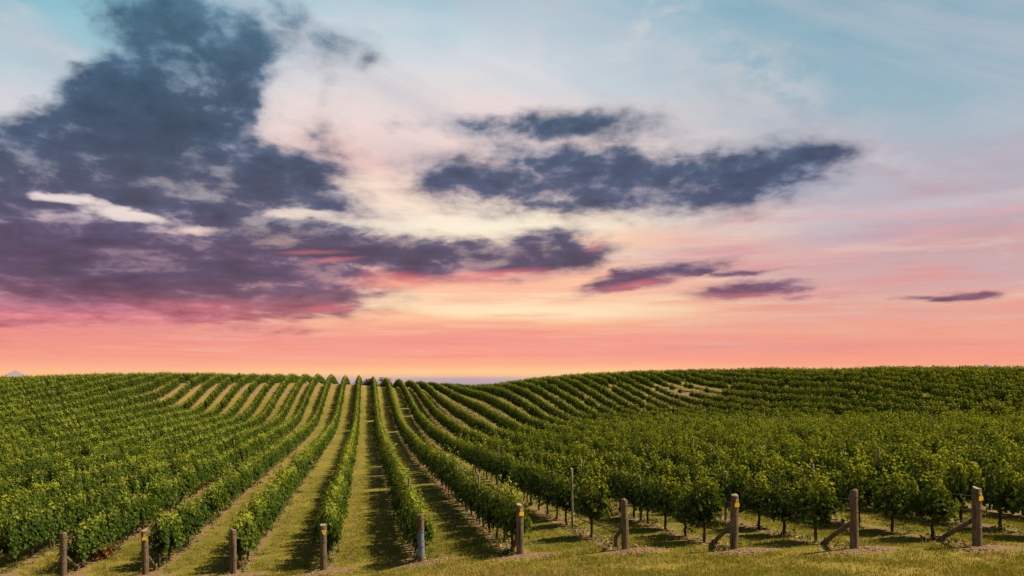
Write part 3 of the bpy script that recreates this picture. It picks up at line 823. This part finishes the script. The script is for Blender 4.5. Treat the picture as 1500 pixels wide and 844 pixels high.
# ------------------------------------------------------------------ planting
ORD = ['first', 'second', 'third', 'fourth', 'fifth', 'sixth', 'seventh', 'eighth', 'ninth', 'tenth', 'eleventh', 'twelfth', 'thirteenth',
       'fourteenth', 'fifteenth', 'sixteenth', 'seventeenth', 'eighteenth', 'nineteenth', 'twentieth']
def ordw(n):
    if n <= 20: return ORD[n - 1]
    tens = {2: 'twenty', 3: 'thirty', 4: 'forty', 5: 'fifty', 6: 'sixty'}[n // 10]
    return tens + '-' + ORD[n % 10 - 1] if n % 10 else tens[:-1] + 'ieth'
def row_words(i):
    if -3 <= i <= 6:
        return 'the row behind the %s end post from the left' % ORD[i + 3]
    if i > 6:
        return 'the %s row right of the rightmost end post' % ordw(i - 6)
    return 'the %s row left of the leftmost end post' % ordw(-3 - i)

rng = np.random.default_rng(11)
VX = []     # row, order, x, y
PX = []     # line posts
for i in range(-40, 85):
    s0 = row_start(i)
    prnd = random.Random(1000 + i)
    first = {3: 3.2, 2: 1.0, 1: 0.9, 0: 1.4, -1: 1.5}.get(i, 1.6)
    s = s0 + first
    order = 0
    k = 0
    nextpost = s0 + {3: 5.2}.get(i, 5.0 + 4 * prnd.random())
    while s < 300:
        jit = prnd.uniform(-0.12, 0.12)
        p = row_pt(i, s + jit)
        if s > nextpost:
            PX.append((i, *(row_pt(i, s - 0.75)), prnd.random()))
            nextpost += 7.6
        gap = (prnd.random() < 0.03 and k > 4) or (i == 3 and 0 < k < 2)
        bare = math.exp(-(((p[0] - 25) / 7) ** 2 + ((p[1] - 121) / 9) ** 2))
        if prnd.random() < bare * 0.28:
            gap = True
        if not gap:
            order += 1
            VX.append((i, order, p[0], p[1], prnd.random()))
        k += 1
        s += 1.5
VX = np.array(VX)
PX = np.array(PX)
VZ = height(VX[:, 2], VX[:, 3])
PZ = height(PX[:, 1], PX[:, 2])

def crest(X, Y):
    t = X / np.maximum(Y, 1)
    return np.interp(t, [-0.83, -0.575, -0.48, -0.4, -0.275, -0.175, -0.075, -0.01, 0.083, 0.21, 0.42, 0.63], [160, 175, 190, 205, 215, 205, 200, 176, 172, 178, 148, 140])
def inside(X, Y, Z, m):
    px = 750 + 1200 * X / np.maximum(Y, 1)
    return (Y > 10) & (px > -m - 2500 / np.maximum(Y, 1) * 1.2) & (px < 1500 + m + 2500 / np.maximum(Y, 1) * 1.2)
far_ok = VX[:, 3] < crest(VX[:, 2], VX[:, 3])
vis = inside(VX[:, 2], VX[:, 3], VZ, 10) & far_ok
core = (np.abs(1200 * VX[:, 2] / np.maximum(VX[:, 3], 1)) < 762) & far_ok & (VX[:, 3] > 10)
wide = inside(VX[:, 2], VX[:, 3], VZ, 200) & far_ok
dist = np.hypot(VX[:, 2], VX[:, 3])
cand = np.where(core)[0]
near = set(cand[np.argsort(dist[cand])][:300].tolist())

LOOKS = ['leafy', 'bushy', 'dense', 'spreading', 'upright']
for q in sorted(near):
    i, order, x_, y_, rv = VX[q]
    i, order = int(i), int(order)
    hedge = i <= 2 or (order > 3 and rv > 0.4)
    rnd = random.Random(q)
    root = link('grapevine', None, loc=(x_, y_, VZ[q] + 0.0), rot=(0, 0, ROT + (math.pi if rnd.random() < 0.5 else 0) + rnd.uniform(-0.12, 0.12)))
    root.empty_display_size = 0.3
    sc = 1.12 if (i == 3 and order == 1) else rnd.uniform(0.88, 1.1)
    tag(root, 'green grapevine, %s plant along %s' % (ordw(order), row_words(i)), 'grapevine', 'grapevines planted in rows')
    link('trunk', TRUNKS[rnd.randrange(5)], root)
    fm = HEDGE[rnd.randrange(6)] if hedge else HI[rnd.randrange(9)]
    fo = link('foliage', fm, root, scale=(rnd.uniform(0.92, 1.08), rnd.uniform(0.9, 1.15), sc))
    fo['kind'] = 'stuff'

# ------------------------------------------------------------------ scatter helper (geometry nodes)
def scatter(name, pts, rot, scl, idx, objs):
    me = bpy.data.meshes.new(name)
    n = len(pts)
    me.vertices.add(n)
    me.vertices.foreach_set('co', np.asarray(pts, np.float32).ravel())
    for nm, tp, arr in (('rot', 'FLOAT_VECTOR', rot), ('scl', 'FLOAT_VECTOR', scl)):
        a = me.attributes.new(nm, tp, 'POINT')
        a.data.foreach_set('vector', np.asarray(arr, np.float32).ravel())
    a = me.attributes.new('pick', 'INT', 'POINT')
    a.data.foreach_set('value', np.asarray(idx, np.int32))
    o = link(name, me)
    ng = bpy.data.node_groups.new(name, 'GeometryNodeTree')
    ng.interface.new_socket('Geometry', in_out='INPUT', socket_type='NodeSocketGeometry')
    ng.interface.new_socket('Geometry', in_out='OUTPUT', socket_type='NodeSocketGeometry')
    L = ng.links.new
    gi = ng.nodes.new('NodeGroupInput'); go = ng.nodes.new('NodeGroupOutput')
    ip = ng.nodes.new('GeometryNodeInstanceOnPoints')
    jn = ng.nodes.new('GeometryNodeJoinGeometry')
    for ob in objs:
        oi = ng.nodes.new('GeometryNodeObjectInfo')
        oi.inputs['Object'].default_value = ob
        oi.transform_space = 'ORIGINAL'
        gt = ng.nodes.new('GeometryNodeGeometryToInstance')
        L(oi.outputs['Geometry'], gt.inputs[0])
        L(gt.outputs[0], jn.inputs[0])
    L(gi.outputs[0], ip.inputs['Points'])
    L(jn.outputs[0], ip.inputs['Instance'])
    ip.inputs['Pick Instance'].default_value = True
    for nm, tp, sock in (('rot', 'FLOAT_VECTOR', 'Rotation'), ('scl', 'FLOAT_VECTOR', 'Scale'), ('pick', 'INT', 'Instance Index')):
        na = ng.nodes.new('GeometryNodeInputNamedAttribute')
        na.data_type = tp
        na.inputs['Name'].default_value = nm
        L(na.outputs['Attribute'], ip.inputs[sock])
    L(ip.outputs[0], go.inputs[0])
    md = o.modifiers.new('scatter', 'NODES')
    md.node_group = ng
    return o

def proto(name, me):
    return bpy.data.objects.new(name, me)      # never linked: only the scatter reads it

rest = np.array([q for q in np.where(wide)[0] if q not in near])
def vine_scatter(name, sel, protos, label):
    n = len(sel)
    P = np.stack([VX[sel, 2], VX[sel, 3], VZ[sel]], -1)
    rot = np.zeros((n, 3)); rot[:, 2] = ROT + rng.integers(0, 2, n) * math.pi + rng.uniform(-0.12, 0.12, n)
    b = np.exp(-(((P[:, 0] - 25) / 7) ** 2 + ((P[:, 1] - 121) / 9) ** 2))
    sc = rng.uniform(0.93, 1.06, n) * (1 - 0.3 * b)
    scl = np.stack([sc * rng.uniform(0.95, 1.08, n), sc * rng.uniform(0.9, 1.2, n), sc], -1)
    o = scatter(name, P, rot, scl, rng.integers(0, len(protos), n), protos)
    tag(o, label, 'grapevines', kind='stuff')
YR = VX[rest, 3]
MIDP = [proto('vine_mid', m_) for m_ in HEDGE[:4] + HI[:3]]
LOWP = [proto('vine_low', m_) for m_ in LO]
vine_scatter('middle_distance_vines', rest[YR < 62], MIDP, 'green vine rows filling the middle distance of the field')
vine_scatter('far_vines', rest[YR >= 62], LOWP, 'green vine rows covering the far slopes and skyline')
print('vines', len(near), (YR < 62).sum(), (YR >= 62).sum())

# ------------------------------------------------------------------ end posts
def post_mesh(h, r, seed, mat, sides=12, below=0.25, name='shaft'):
    rnd = random.Random(seed)
    zs = [-below, 0.0, h * 0.25, h * 0.5, h * 0.75, h - 0.03, h - 0.008, h]
    rs = [r * 1.03, r * 1.02, r, r * 0.99, r * 0.975, r * 0.96, r * 0.9, r * 0.8]
    pts = [(rnd.uniform(-0.004, 0.004), rnd.uniform(-0.004, 0.004), z_) for z_ in zs]
    V, Fc = tube(pts, rs, sides)
    V = [Vector((v.x * (1 + rnd.uniform(-0.025, 0.025)), v.y * (1 + rnd.uniform(-0.025, 0.025)), v.z + (rnd.uniform(-0.006, 0.006) if v.z > h - 0.001 else 0))) for v in V]
    me = mesh_py(name, V, Fc, mat, True)
    me.materials.append(M_END)
    me.polygons[-1].material_index = 1
    me.polygons[-1].use_smooth = False
    return me

def plate(outline, th):
    n = len(outline)
    V = [Vector((x_, 0, z_)) for x_, z_ in outline] + [Vector((x_, th, z_)) for x_, z_ in outline]
    Fc = [tuple(range(n)), tuple(range(2 * n - 1, n - 1, -1))]
    for k in range(n):
        k2 = (k + 1) % n
        Fc.append((k, k + n, k2 + n, k2))
    return V, Fc

TAG_A = [(-0.055, -0.075), (0.055, -0.075), (0.058, -0.01), (0.030, 0.022), (0.018, 0.075), (-0.018, 0.075), (-0.030, 0.022), (-0.058, -0.01)]
TAG_B = [(0.0, -0.085), (0.035, -0.035), (0.062, 0.045), (-0.062, 0.045), (-0.035, -0.03)]
TAGS = {-2: TAG_A, 0: TAG_B, 2: TAG_A, 4: TAG_A, 6: TAG_A}
END_H = {-3: 1.30, -2: 1.32, -1: 1.30, 0: 1.32, 1: 1.30, 2: 1.32, 3: 1.28, 4: 1.33, 5: 1.34, 6: 1.32}
END_LABEL = {
    -3: 'round brown timber end post standing leftmost of the ten, before the vines',
    -2: 'brown timber end post with small yellow tag, second from the left',
    -1: 'plain brown timber end post, third from the left at the frame bottom',
    0: 'brown timber end post with pointed yellow tag, fourth from the left',
    1: 'timber end post with blue paint on its lower half, fifth from left',
    2: 'timber end post with yellow tag beside a hanging vine, sixth from left',
    3: 'untagged timber end post with short stub brace, seventh from the left',
    4: 'tall timber end post with yellow tag and diagonal brace, eighth from left',
    5: 'untagged timber end post with long diagonal brace, ninth from the left',
    6: 'timber end post with yellow tag and diagonal brace, rightmost of the ten'}

def ring(r, z, th):
    pts = [(r * math.cos(a), r * math.sin(a), z + 0.006 * math.sin(2 * a)) for a in np.linspace(0, 2 * math.pi, 15)]
    return tube(pts, [th] * 15, 4, False)

for i in POST_ROWS:
    p = POST_XY[i]
    rnd = random.Random(500 + i)
    x_, y_ = float(p[0]), float(p[1])
    z_ = hz(x_, y_) + 0.045
    r_ = 0.098 + rnd.uniform(-0.006, 0.008)
    h_ = END_H[i]
    root = link('end_post', None, loc=(x_, y_, z_), rot=(rnd.uniform(-0.03, 0.03), rnd.uniform(-0.035, 0.03), 0))
    tag(root, END_LABEL[i], 'post', 'end posts of the vine rows')
    mt = M_POST_BLUE if i == 1 else M_POST
    sh = link('shaft', post_mesh(h_, r_, i + 60, mt), root, rot=(0, 0, rnd.uniform(0, 6)))
    if i == 1:
        sh['label'] = 'timber shaft painted dull blue over its lower half'
    for zz in (h_ - 0.13, h_ - 0.48, 0.42):
        link('wire_wrap', mesh_py('wire_wrap', *join([ring(r_ + 0.003, zz, 0.004), ring(r_ + 0.003, zz + 0.014, 0.004)]), M_WIRE, True), root)
    # diagonal brace running back along the row
    L_ = 0.75 if i == 3 else 1.25
    gz = hz(x_ + D[0] * L_, y_ + D[1] * L_) - z_
    a0 = Vector((D[0] * r_ * 0.8, D[1] * r_ * 0.8, 0.62 if i == 3 else 0.60))
    a1 = Vector((D[0] * L_, D[1] * L_, gz + (0.30 if i == 3 else 0.02)))
    V, Fc = tube([a0, a0.lerp(a1, 0.5), a1, a1 + (a1 - a0).normalized() * 0.1], [0.052, 0.056, 0.058, 0.055], 9)
    link('brace', mesh_py('brace', V, Fc, M_POST, True), root)
    fx = L_ + (0.02 if i == 3 else -0.12)
    ft = link('brace_foot', post_mesh(0.34 if i == 3 else 0.16, 0.075, i + 90, M_POST, 9, 0.2, 'brace_foot'), root, loc=(D[0] * fx, D[1] * fx, gz))
    if i in TAGS:
        V, Fc = plate(TAGS[i], 0.005)
        ta = 0.42 + rnd.uniform(-0.1, 0.1)
        tg = link('tag', mesh_py('tag', V, Fc, M_TAG), root, loc=((r_ + 0.012) * math.sin(ta), -(r_ + 0.012) * math.cos(ta), h_ - 0.19), scale=(1.2, 1, 1.2), rot=(0, rnd.uniform(-0.06, 0.06), ta))
        hole = [(0.012 * math.cos(a), 0.012 * math.sin(a)) for a in np.linspace(0, 2 * math.pi, 9)[:-1]]
        V, Fc = plate(hole, 0.008)
        link('nail', mesh_py('nail', [v + Vector((0, -0.004, 0.035 if i else 0.02)) for v in V], Fc, M_NAIL), tg)

# ------------------------------------------------------------------ line posts among the vines
pcore = (np.abs(1200 * PX[:, 1] / np.maximum(PX[:, 2], 1)) < 760) & (PX[:, 2] > 12)
LP = [post_mesh(h_, 0.046, 200 + k, M_GREY, 8, 0.2) for k, h_ in enumerate((1.45, 1.52, 1.6))]
LPT = [post_mesh(h_, 0.041, 220 + k, M_GREY, 8, 0.2) for k, h_ in enumerate((1.84, 1.92))]
count = {}
npost = 0
for q in np.argsort(PX[:, 2]):
    i = int(PX[q, 0])
    if PX[q, 2] < 12: continue
    count[i] = count.get(i, 0) + 1
    tall = PX[q, 3] > 0.8
    if not pcore[q] or PX[q, 2] > 125 or (PX[q, 2] > 46 and not tall) or npost > 280:
        continue
    rnd = random.Random(int(q) + 7)
    me = LPT[rnd.randrange(2)] if (tall or i in (3, 7)) else LP[rnd.randrange(3)]
    o = link('line_post', me, loc=(PX[q, 1], PX[q, 2], PZ[q]), rot=(rnd.uniform(-0.03, 0.03), rnd.uniform(-0.03, 0.03), rnd.uniform(0, 6)))
    tag(o, 'slim grey wooden post, %s along %s' % (ordw(count[i]), row_words(i)), 'post', 'slim posts among the vines')
    npost += 1
print('line posts', npost)

# ------------------------------------------------------------------ wires and drip hoses
def along(i, s0, s1, hgt, step, sag, rad, seed, lat=0.0):
    rnd = random.Random(seed)
    n = int((s1 - s0) / step) + 1
    pts = []
    S = np.linspace(s0, s1, n)
    P = np.array([row_pt(i, s) + N * lat for s in S])
    Z = height(P[:, 0], P[:, 1])
    for k in range(n):
        pts.append((P[k, 0], P[k, 1], Z[k] + hgt - (sag * rnd.random() if k else 0)))
    return tube(pts, [rad] * n, 5)
for i in range(-3, 12):
    s0 = row_start(i)
    p = row_pt(i, s0)
    root = link('trellis_wires', None, loc=(p[0], p[1], hz(p[0], p[1])))
    tag(root, 'thin steel trellis wires strung along %s' % row_words(i), 'wire', 'trellis wires')
    for hh in (0.84, 1.17):
        V, Fc = along(i, s0, s0 + 34, hh, 2.0, 0.03, 0.005, i)
        link('wire', mesh_py('wire', [Vector(v) - root.location for v in V], Fc, M_WIRE, True), root)
    V, Fc = along(i, s0 + 0.05, s0 + 34, 0.44, 0.75, 0.10, 0.014, i + 40, 0.05)
    o = link('drip_hose', mesh_py('drip_hose', [Vector(v) - root.location for v in V], Fc, M_HOSE, True), loc=root.location)
    tag(o, 'black drip hose along %s' % row_words(i), 'hose', 'drip hoses')

# ------------------------------------------------------------------ withered low shoots at a vine foot
sx, sy = row_pt(-3, row_start(-3) + 3.2)
root = link('withered_shoots', None, loc=(sx + 0.25, sy - 0.15, hz(sx, sy)))
tag(root, 'clump of withered red-brown vine shoots at the foot of a left vine', 'dead shoots')
rq = np.random.default_rng(5)
P_ = rq.normal(0, 1, (130, 3)) * (0.17, 0.15, 0.16) + (0, 0, 0.30)
P_[:, 2] = np.abs(P_[:, 2])
V, Fc, li = leaves(P_, rq.normal(0, 1, (130, 3)) + (0.4, -0.6, 0.4), rq.uniform(0.07, 0.12, 130), rq, LEAF_LO)
link('foliage', mesh_np('foliage', V, Fc, M_RED), root)['kind'] = 'stuff'
parts = [tube([(0, 0, -0.05), (rq.normal(0, .06), rq.normal(0, .06), 0.25), (rq.normal(0, .16), rq.normal(0, .16), 0.55)], [0.012, 0.009, 0.005], 5) for _ in range(7)]
link('stems', mesh_py('stems', *join(parts), M_BARK, True), root)

# ------------------------------------------------------------------ trees beyond the crest
def tree(x_, y_, h_, w_, seed, label):
    rnd = np.random.default_rng(seed)
    z_ = hz(x_, y_)
    root = link('tree', None, loc=(x_, y_, z_))
    tag(root, label, 'tree', 'dark trees beyond the crest')
    parts = [tube([(0, 0, -0.3), (0.1, 0, h_ * 0.3), (0, 0.1, h_ * 0.6), (0.05, 0, h_ * 0.9)], [0.26, 0.2, 0.13, 0.04], 8)]
    tips = []
    for k in range(16):
        a = rnd.uniform(0, 6.28); zz = h_ * rnd.uniform(0.3, 0.8)
        ln = w_ * 0.5 * rnd.uniform(0.55, 1.0) * (1.15 - zz / h_ * 0.7)
        e = Vector((math.cos(a) * ln, math.sin(a) * ln, zz + h_ * rnd.uniform(0.05, 0.16)))
        parts.append(tube([(0, 0, zz), tuple(Vector((0, 0, zz)).lerp(e, 0.5) + Vector((0, 0, 0.1))), tuple(e)], [0.09, 0.06, 0.02], 5))
        tips.append(e)
    tips.append(Vector((0, 0, h_ * 0.93)))
    link('trunk', mesh_py('trunk', *join(parts), M_BARK, True), root)
    P = []
    for e in tips:
        c = rnd.normal(0, 1, (260, 3)) * (w_ * 0.13, w_ * 0.13, h_ * 0.075)
        P.append(c + np.array(e))
    P = np.concatenate(P)
    P[:, 2] = np.minimum(P[:, 2], h_ * 1.03)
    V, Fc, li = leaves(P, P - (0, 0, h_ * 0.5) + rnd.normal(0, 1.0, P.shape), rnd.uniform(0.20, 0.36, len(P)), rnd, LEAF_LO)
    link('crown', mesh_np('crown', V, Fc, M_TREE), root)['kind'] = 'stuff'
for k, (x_, y_, h_, w_, lb) in enumerate((
        (-55.0, 292, 8.4, 3.6, 'small dark tree at the left end of the clump behind the crest'),
        (-52.3, 296, 9.2, 3.8, 'dark tree second from the left in the clump behind the crest'),
        (-49.8, 290, 9.0, 4.0, 'dark tree in the middle of the clump behind the crest'),
        (-47.2, 297, 9.8, 4.4, 'tallest dark tree right of the middle of the clump behind the crest'),
        (-44.4, 293, 9.3, 4.2, 'rounded dark tree at the right end of the clump behind the crest'))):
    tree(x_, y_, h_, w_, 300 + k, lb)

# ------------------------------------------------------------------ grass, weeds, clods (nobody could count them)
def tuft(seed, n, h, w, spread, mat):
    rq = np.random.default_rng(seed)
    V, Fc = [], []
    for k in range(n):
        a = rq.uniform(0, 6.28); b = rq.uniform(0, 6.28)
        bx, by = rq.normal(0, spread, 2)
        hh = h * rq.uniform(0.5, 1.15); ln = hh * rq.uniform(0.2, 0.9)
        dx, dy = math.cos(a) * ln, math.sin(a) * ln
        sx_, sy_ = math.cos(b) * w / 2, math.sin(b) * w / 2
        o = len(V)
        V += [(bx - sx_, by - sy_, -0.01), (bx + sx_, by + sy_, -0.01), (bx + dx * .4 + sx_ * .8, by + dy * .4 + sy_ * .8, hh * 0.65), (bx + dx * .4 - sx_ * .8, by + dy * .4 - sy_ * .8, hh * 0.65), (bx + dx, by + dy, hh)]
        Fc += [(o, o + 1, o + 2), (o, o + 2, o + 3), (o + 3, o + 2, o + 4)]
    return mesh_np('tuft', np.array(V), np.array(Fc), mat)

def row_dist(X, Y):
    r = X * N[0] + Y * N[1]
    return np.abs(((np.interp(r, ROW_RS, ROW_IS) + 0.5) % 1.0) - 0.5) * PITCH
def past_head(X, Y):
    r = X * N[0] + Y * N[1]
    return (X * D[0] + Y * D[1]) > np.interp(r, HEAD_R, HEAD_S) + 0.3
def bare_at(X, Y):
    b = np.zeros_like(X)
    for p in POST_XY.values():
        b = np.maximum(b, np.exp(-(((X - p[0] - 0.12) / 1.0) ** 2 + ((Y - p[1] + 0.25) / 0.6) ** 2)))
    return b
def sample(n, y0, y1, pw, seed):
    rq = np.random.default_rng(seed)
    Y = y0 + (y1 - y0) * rq.random(n) ** pw
    X = rq.uniform(-0.82, 0.82, n) * Y
    return X, Y, rq

def put(name, X, Y, s, protos, rq, label, cat):
    n = len(X)
    P = np.stack([X, Y, height(X, Y)], -1)
    b = bare_at(X, Y)
    P[:, 2] += 0.06 * b
    rot = np.zeros((n, 3)); rot[:, 2] = rq.uniform(0, 6.28, n)
    scl = np.stack([s, s, s * rq.uniform(0.8, 1.25, n)], -1)
    o = scatter(name, P, rot, scl, rq.integers(0, len(protos), n), protos)
    tag(o, label, cat, kind='stuff')

X, Y, rq = sample(95000, 14.5, 52, 1.7, 21)
keep = (bare_at(X, Y) < rq.uniform(0.15, 0.6, len(X))) & ((row_dist(X, Y) > rq.uniform(0.2, 0.5, len(X))) | ~past_head(X, Y))
keep &= (np.sin(X * 1.3 + 2 * np.sin(Y * 0.7)) * np.sin(Y * 1.1 + np.sin(X * 0.8)) + rq.normal(0, 0.5, len(X))) > -0.5
X, Y = X[keep], Y[keep]
put('grass', X, Y, rq.uniform(0.6, 1.25, len(X)), [proto('tuft', tuft(s, 10, 0.052, 0.012, 0.08, M_GRASS)) for s in range(5)], rq,
    'short mown olive-yellow grass between the rows and on the headland', 'grass')
X, Y, rq = sample(5200, 14.5, 21.5, 1.0, 22)
keep = rq.random(len(X)) < np.clip(0.03 + 0.9 * np.exp(-((X + 0.6) / 2.6) ** 2) * np.clip((20.3 - Y) / 1.5, 0, 1) + 0.10 * np.clip((18.2 - Y - 0.1 * X) / 1.5, 0, 1), 0, 1)
keep &= ~past_head(X, Y) & (bare_at(X, Y) < 0.5)
X, Y = X[keep], Y[keep]
put('dry_grass', X, Y, rq.uniform(0.45, 1.2, len(X)), [proto('dry_tuft', tuft(40 + s, 6, 0.24, 0.007, 0.06, M_DRY)) for s in range(4)], rq,
    'tall dry straw-coloured grass along the near edge of the headland', 'dry grass')

# weeds under the vines
def weed(seed):
    rq = np.random.default_rng(seed)
    n = 22
    P = rq.normal(0, 1, (n, 3)) * (0.11, 0.11, 0.05); P[:, 2] = np.abs(P[:, 2]) + 0.02
    V, Fc, li = leaves(P, rq.normal(0, 0.6, (n, 3)) + (0, 0, 0.9), rq.uniform(0.025, 0.05, n), rq, LEAF_LO, 0.1)
    return mesh_np('weed', V, Fc, M_LEAF if seed % 3 else M_DRY)
rq = np.random.default_rng(33)
n = 9000
ii = rq.integers(-14, 26, n); ss = rq.random(n) ** 1.4 * 45
rows_s0 = {i: row_start(i) for i in range(-14, 26)}
PP = np.array([row_pt(i, rows_s0[i] + s + 0.2) + N * rq.normal(0, 0.2) for i, s in zip(ii, ss)])
X, Y = PP[:, 0], PP[:, 1]
keep = (np.abs(X / Y) < 0.66) & (rq.random(n) < 0.6)
X, Y = X[keep], Y[keep]
put('weeds', X, Y, rq.uniform(0.5, 1.3, len(X)), [proto('weed', weed(s)) for s in range(6)], rq, 'low weeds and dead leaves on the soil strips under the vines', 'weeds')

def clod(seed):
    rq = np.random.default_rng(seed)
    V = np.array([(1, 0, 0), (-1, 0, 0), (0, 1, 0), (0, -1, 0), (0, 0, 1), (0, 0, -1)], float)
    Fc = np.array([(0, 2, 4), (2, 1, 4), (1, 3, 4), (3, 0, 4), (2, 0, 5), (1, 2, 5), (3, 1, 5), (0, 3, 5)])
    E = {}
    V = list(V); F2 = []
    def mid(a, b):
        k = (min(a, b), max(a, b))
        if k not in E:
            m_ = V[a] + V[b]; V.append(m_ / np.linalg.norm(m_)); E[k] = len(V) - 1
        return E[k]
    for a, b, c in Fc:
        p, q, r2 = mid(a, b), mid(b, c), mid(c, a)
        F2 += [(a, p, r2), (p, b, q), (r2, q, c), (p, q, r2)]
    V = np.array(V) * rq.uniform(0.7, 1.2, (len(V), 1)) * (1, rq.uniform(0.7, 1), 0.6) * 0.028
    return mesh_np('clod', V, np.array(F2), M_CLOD)
m_, g_, out_ = new_mat('soil_clod')
oi_ = g_.node('ShaderNodeObjectInfo')
principled(g_, out_, g_.ramp(oi_.outputs['Random'], [(0, (0.10, 0.058, 0.033, 1)), (0.6, (0.22, 0.135, 0.08, 1)), (1, (0.36, 0.25, 0.16, 1))]), 0.95, 0.1)
M_CLOD = m_
rq = np.random.default_rng(44)
X, Y = [], []
for p in list(POST_XY.values()):
    X.append(p[0] + 0.12 + rq.normal(0, 0.6, 190)); Y.append(p[1] - 0.25 + rq.normal(0, 0.35, 190))
sel = rq.random(len(PP)) < 0.45
X.append(PP[sel, 0] + rq.normal(0, 0.12, sel.sum())); Y.append(PP[sel, 1] + rq.normal(0, 0.12, sel.sum()))
X = np.concatenate(X); Y = np.concatenate(Y)
put('soil_clods', X, Y, rq.uniform(0.35, 1.3, len(X)), [proto('clod', clod(s)) for s in range(5)], rq, 'small brown soil clods on the bare patches round posts and vines', 'soil')
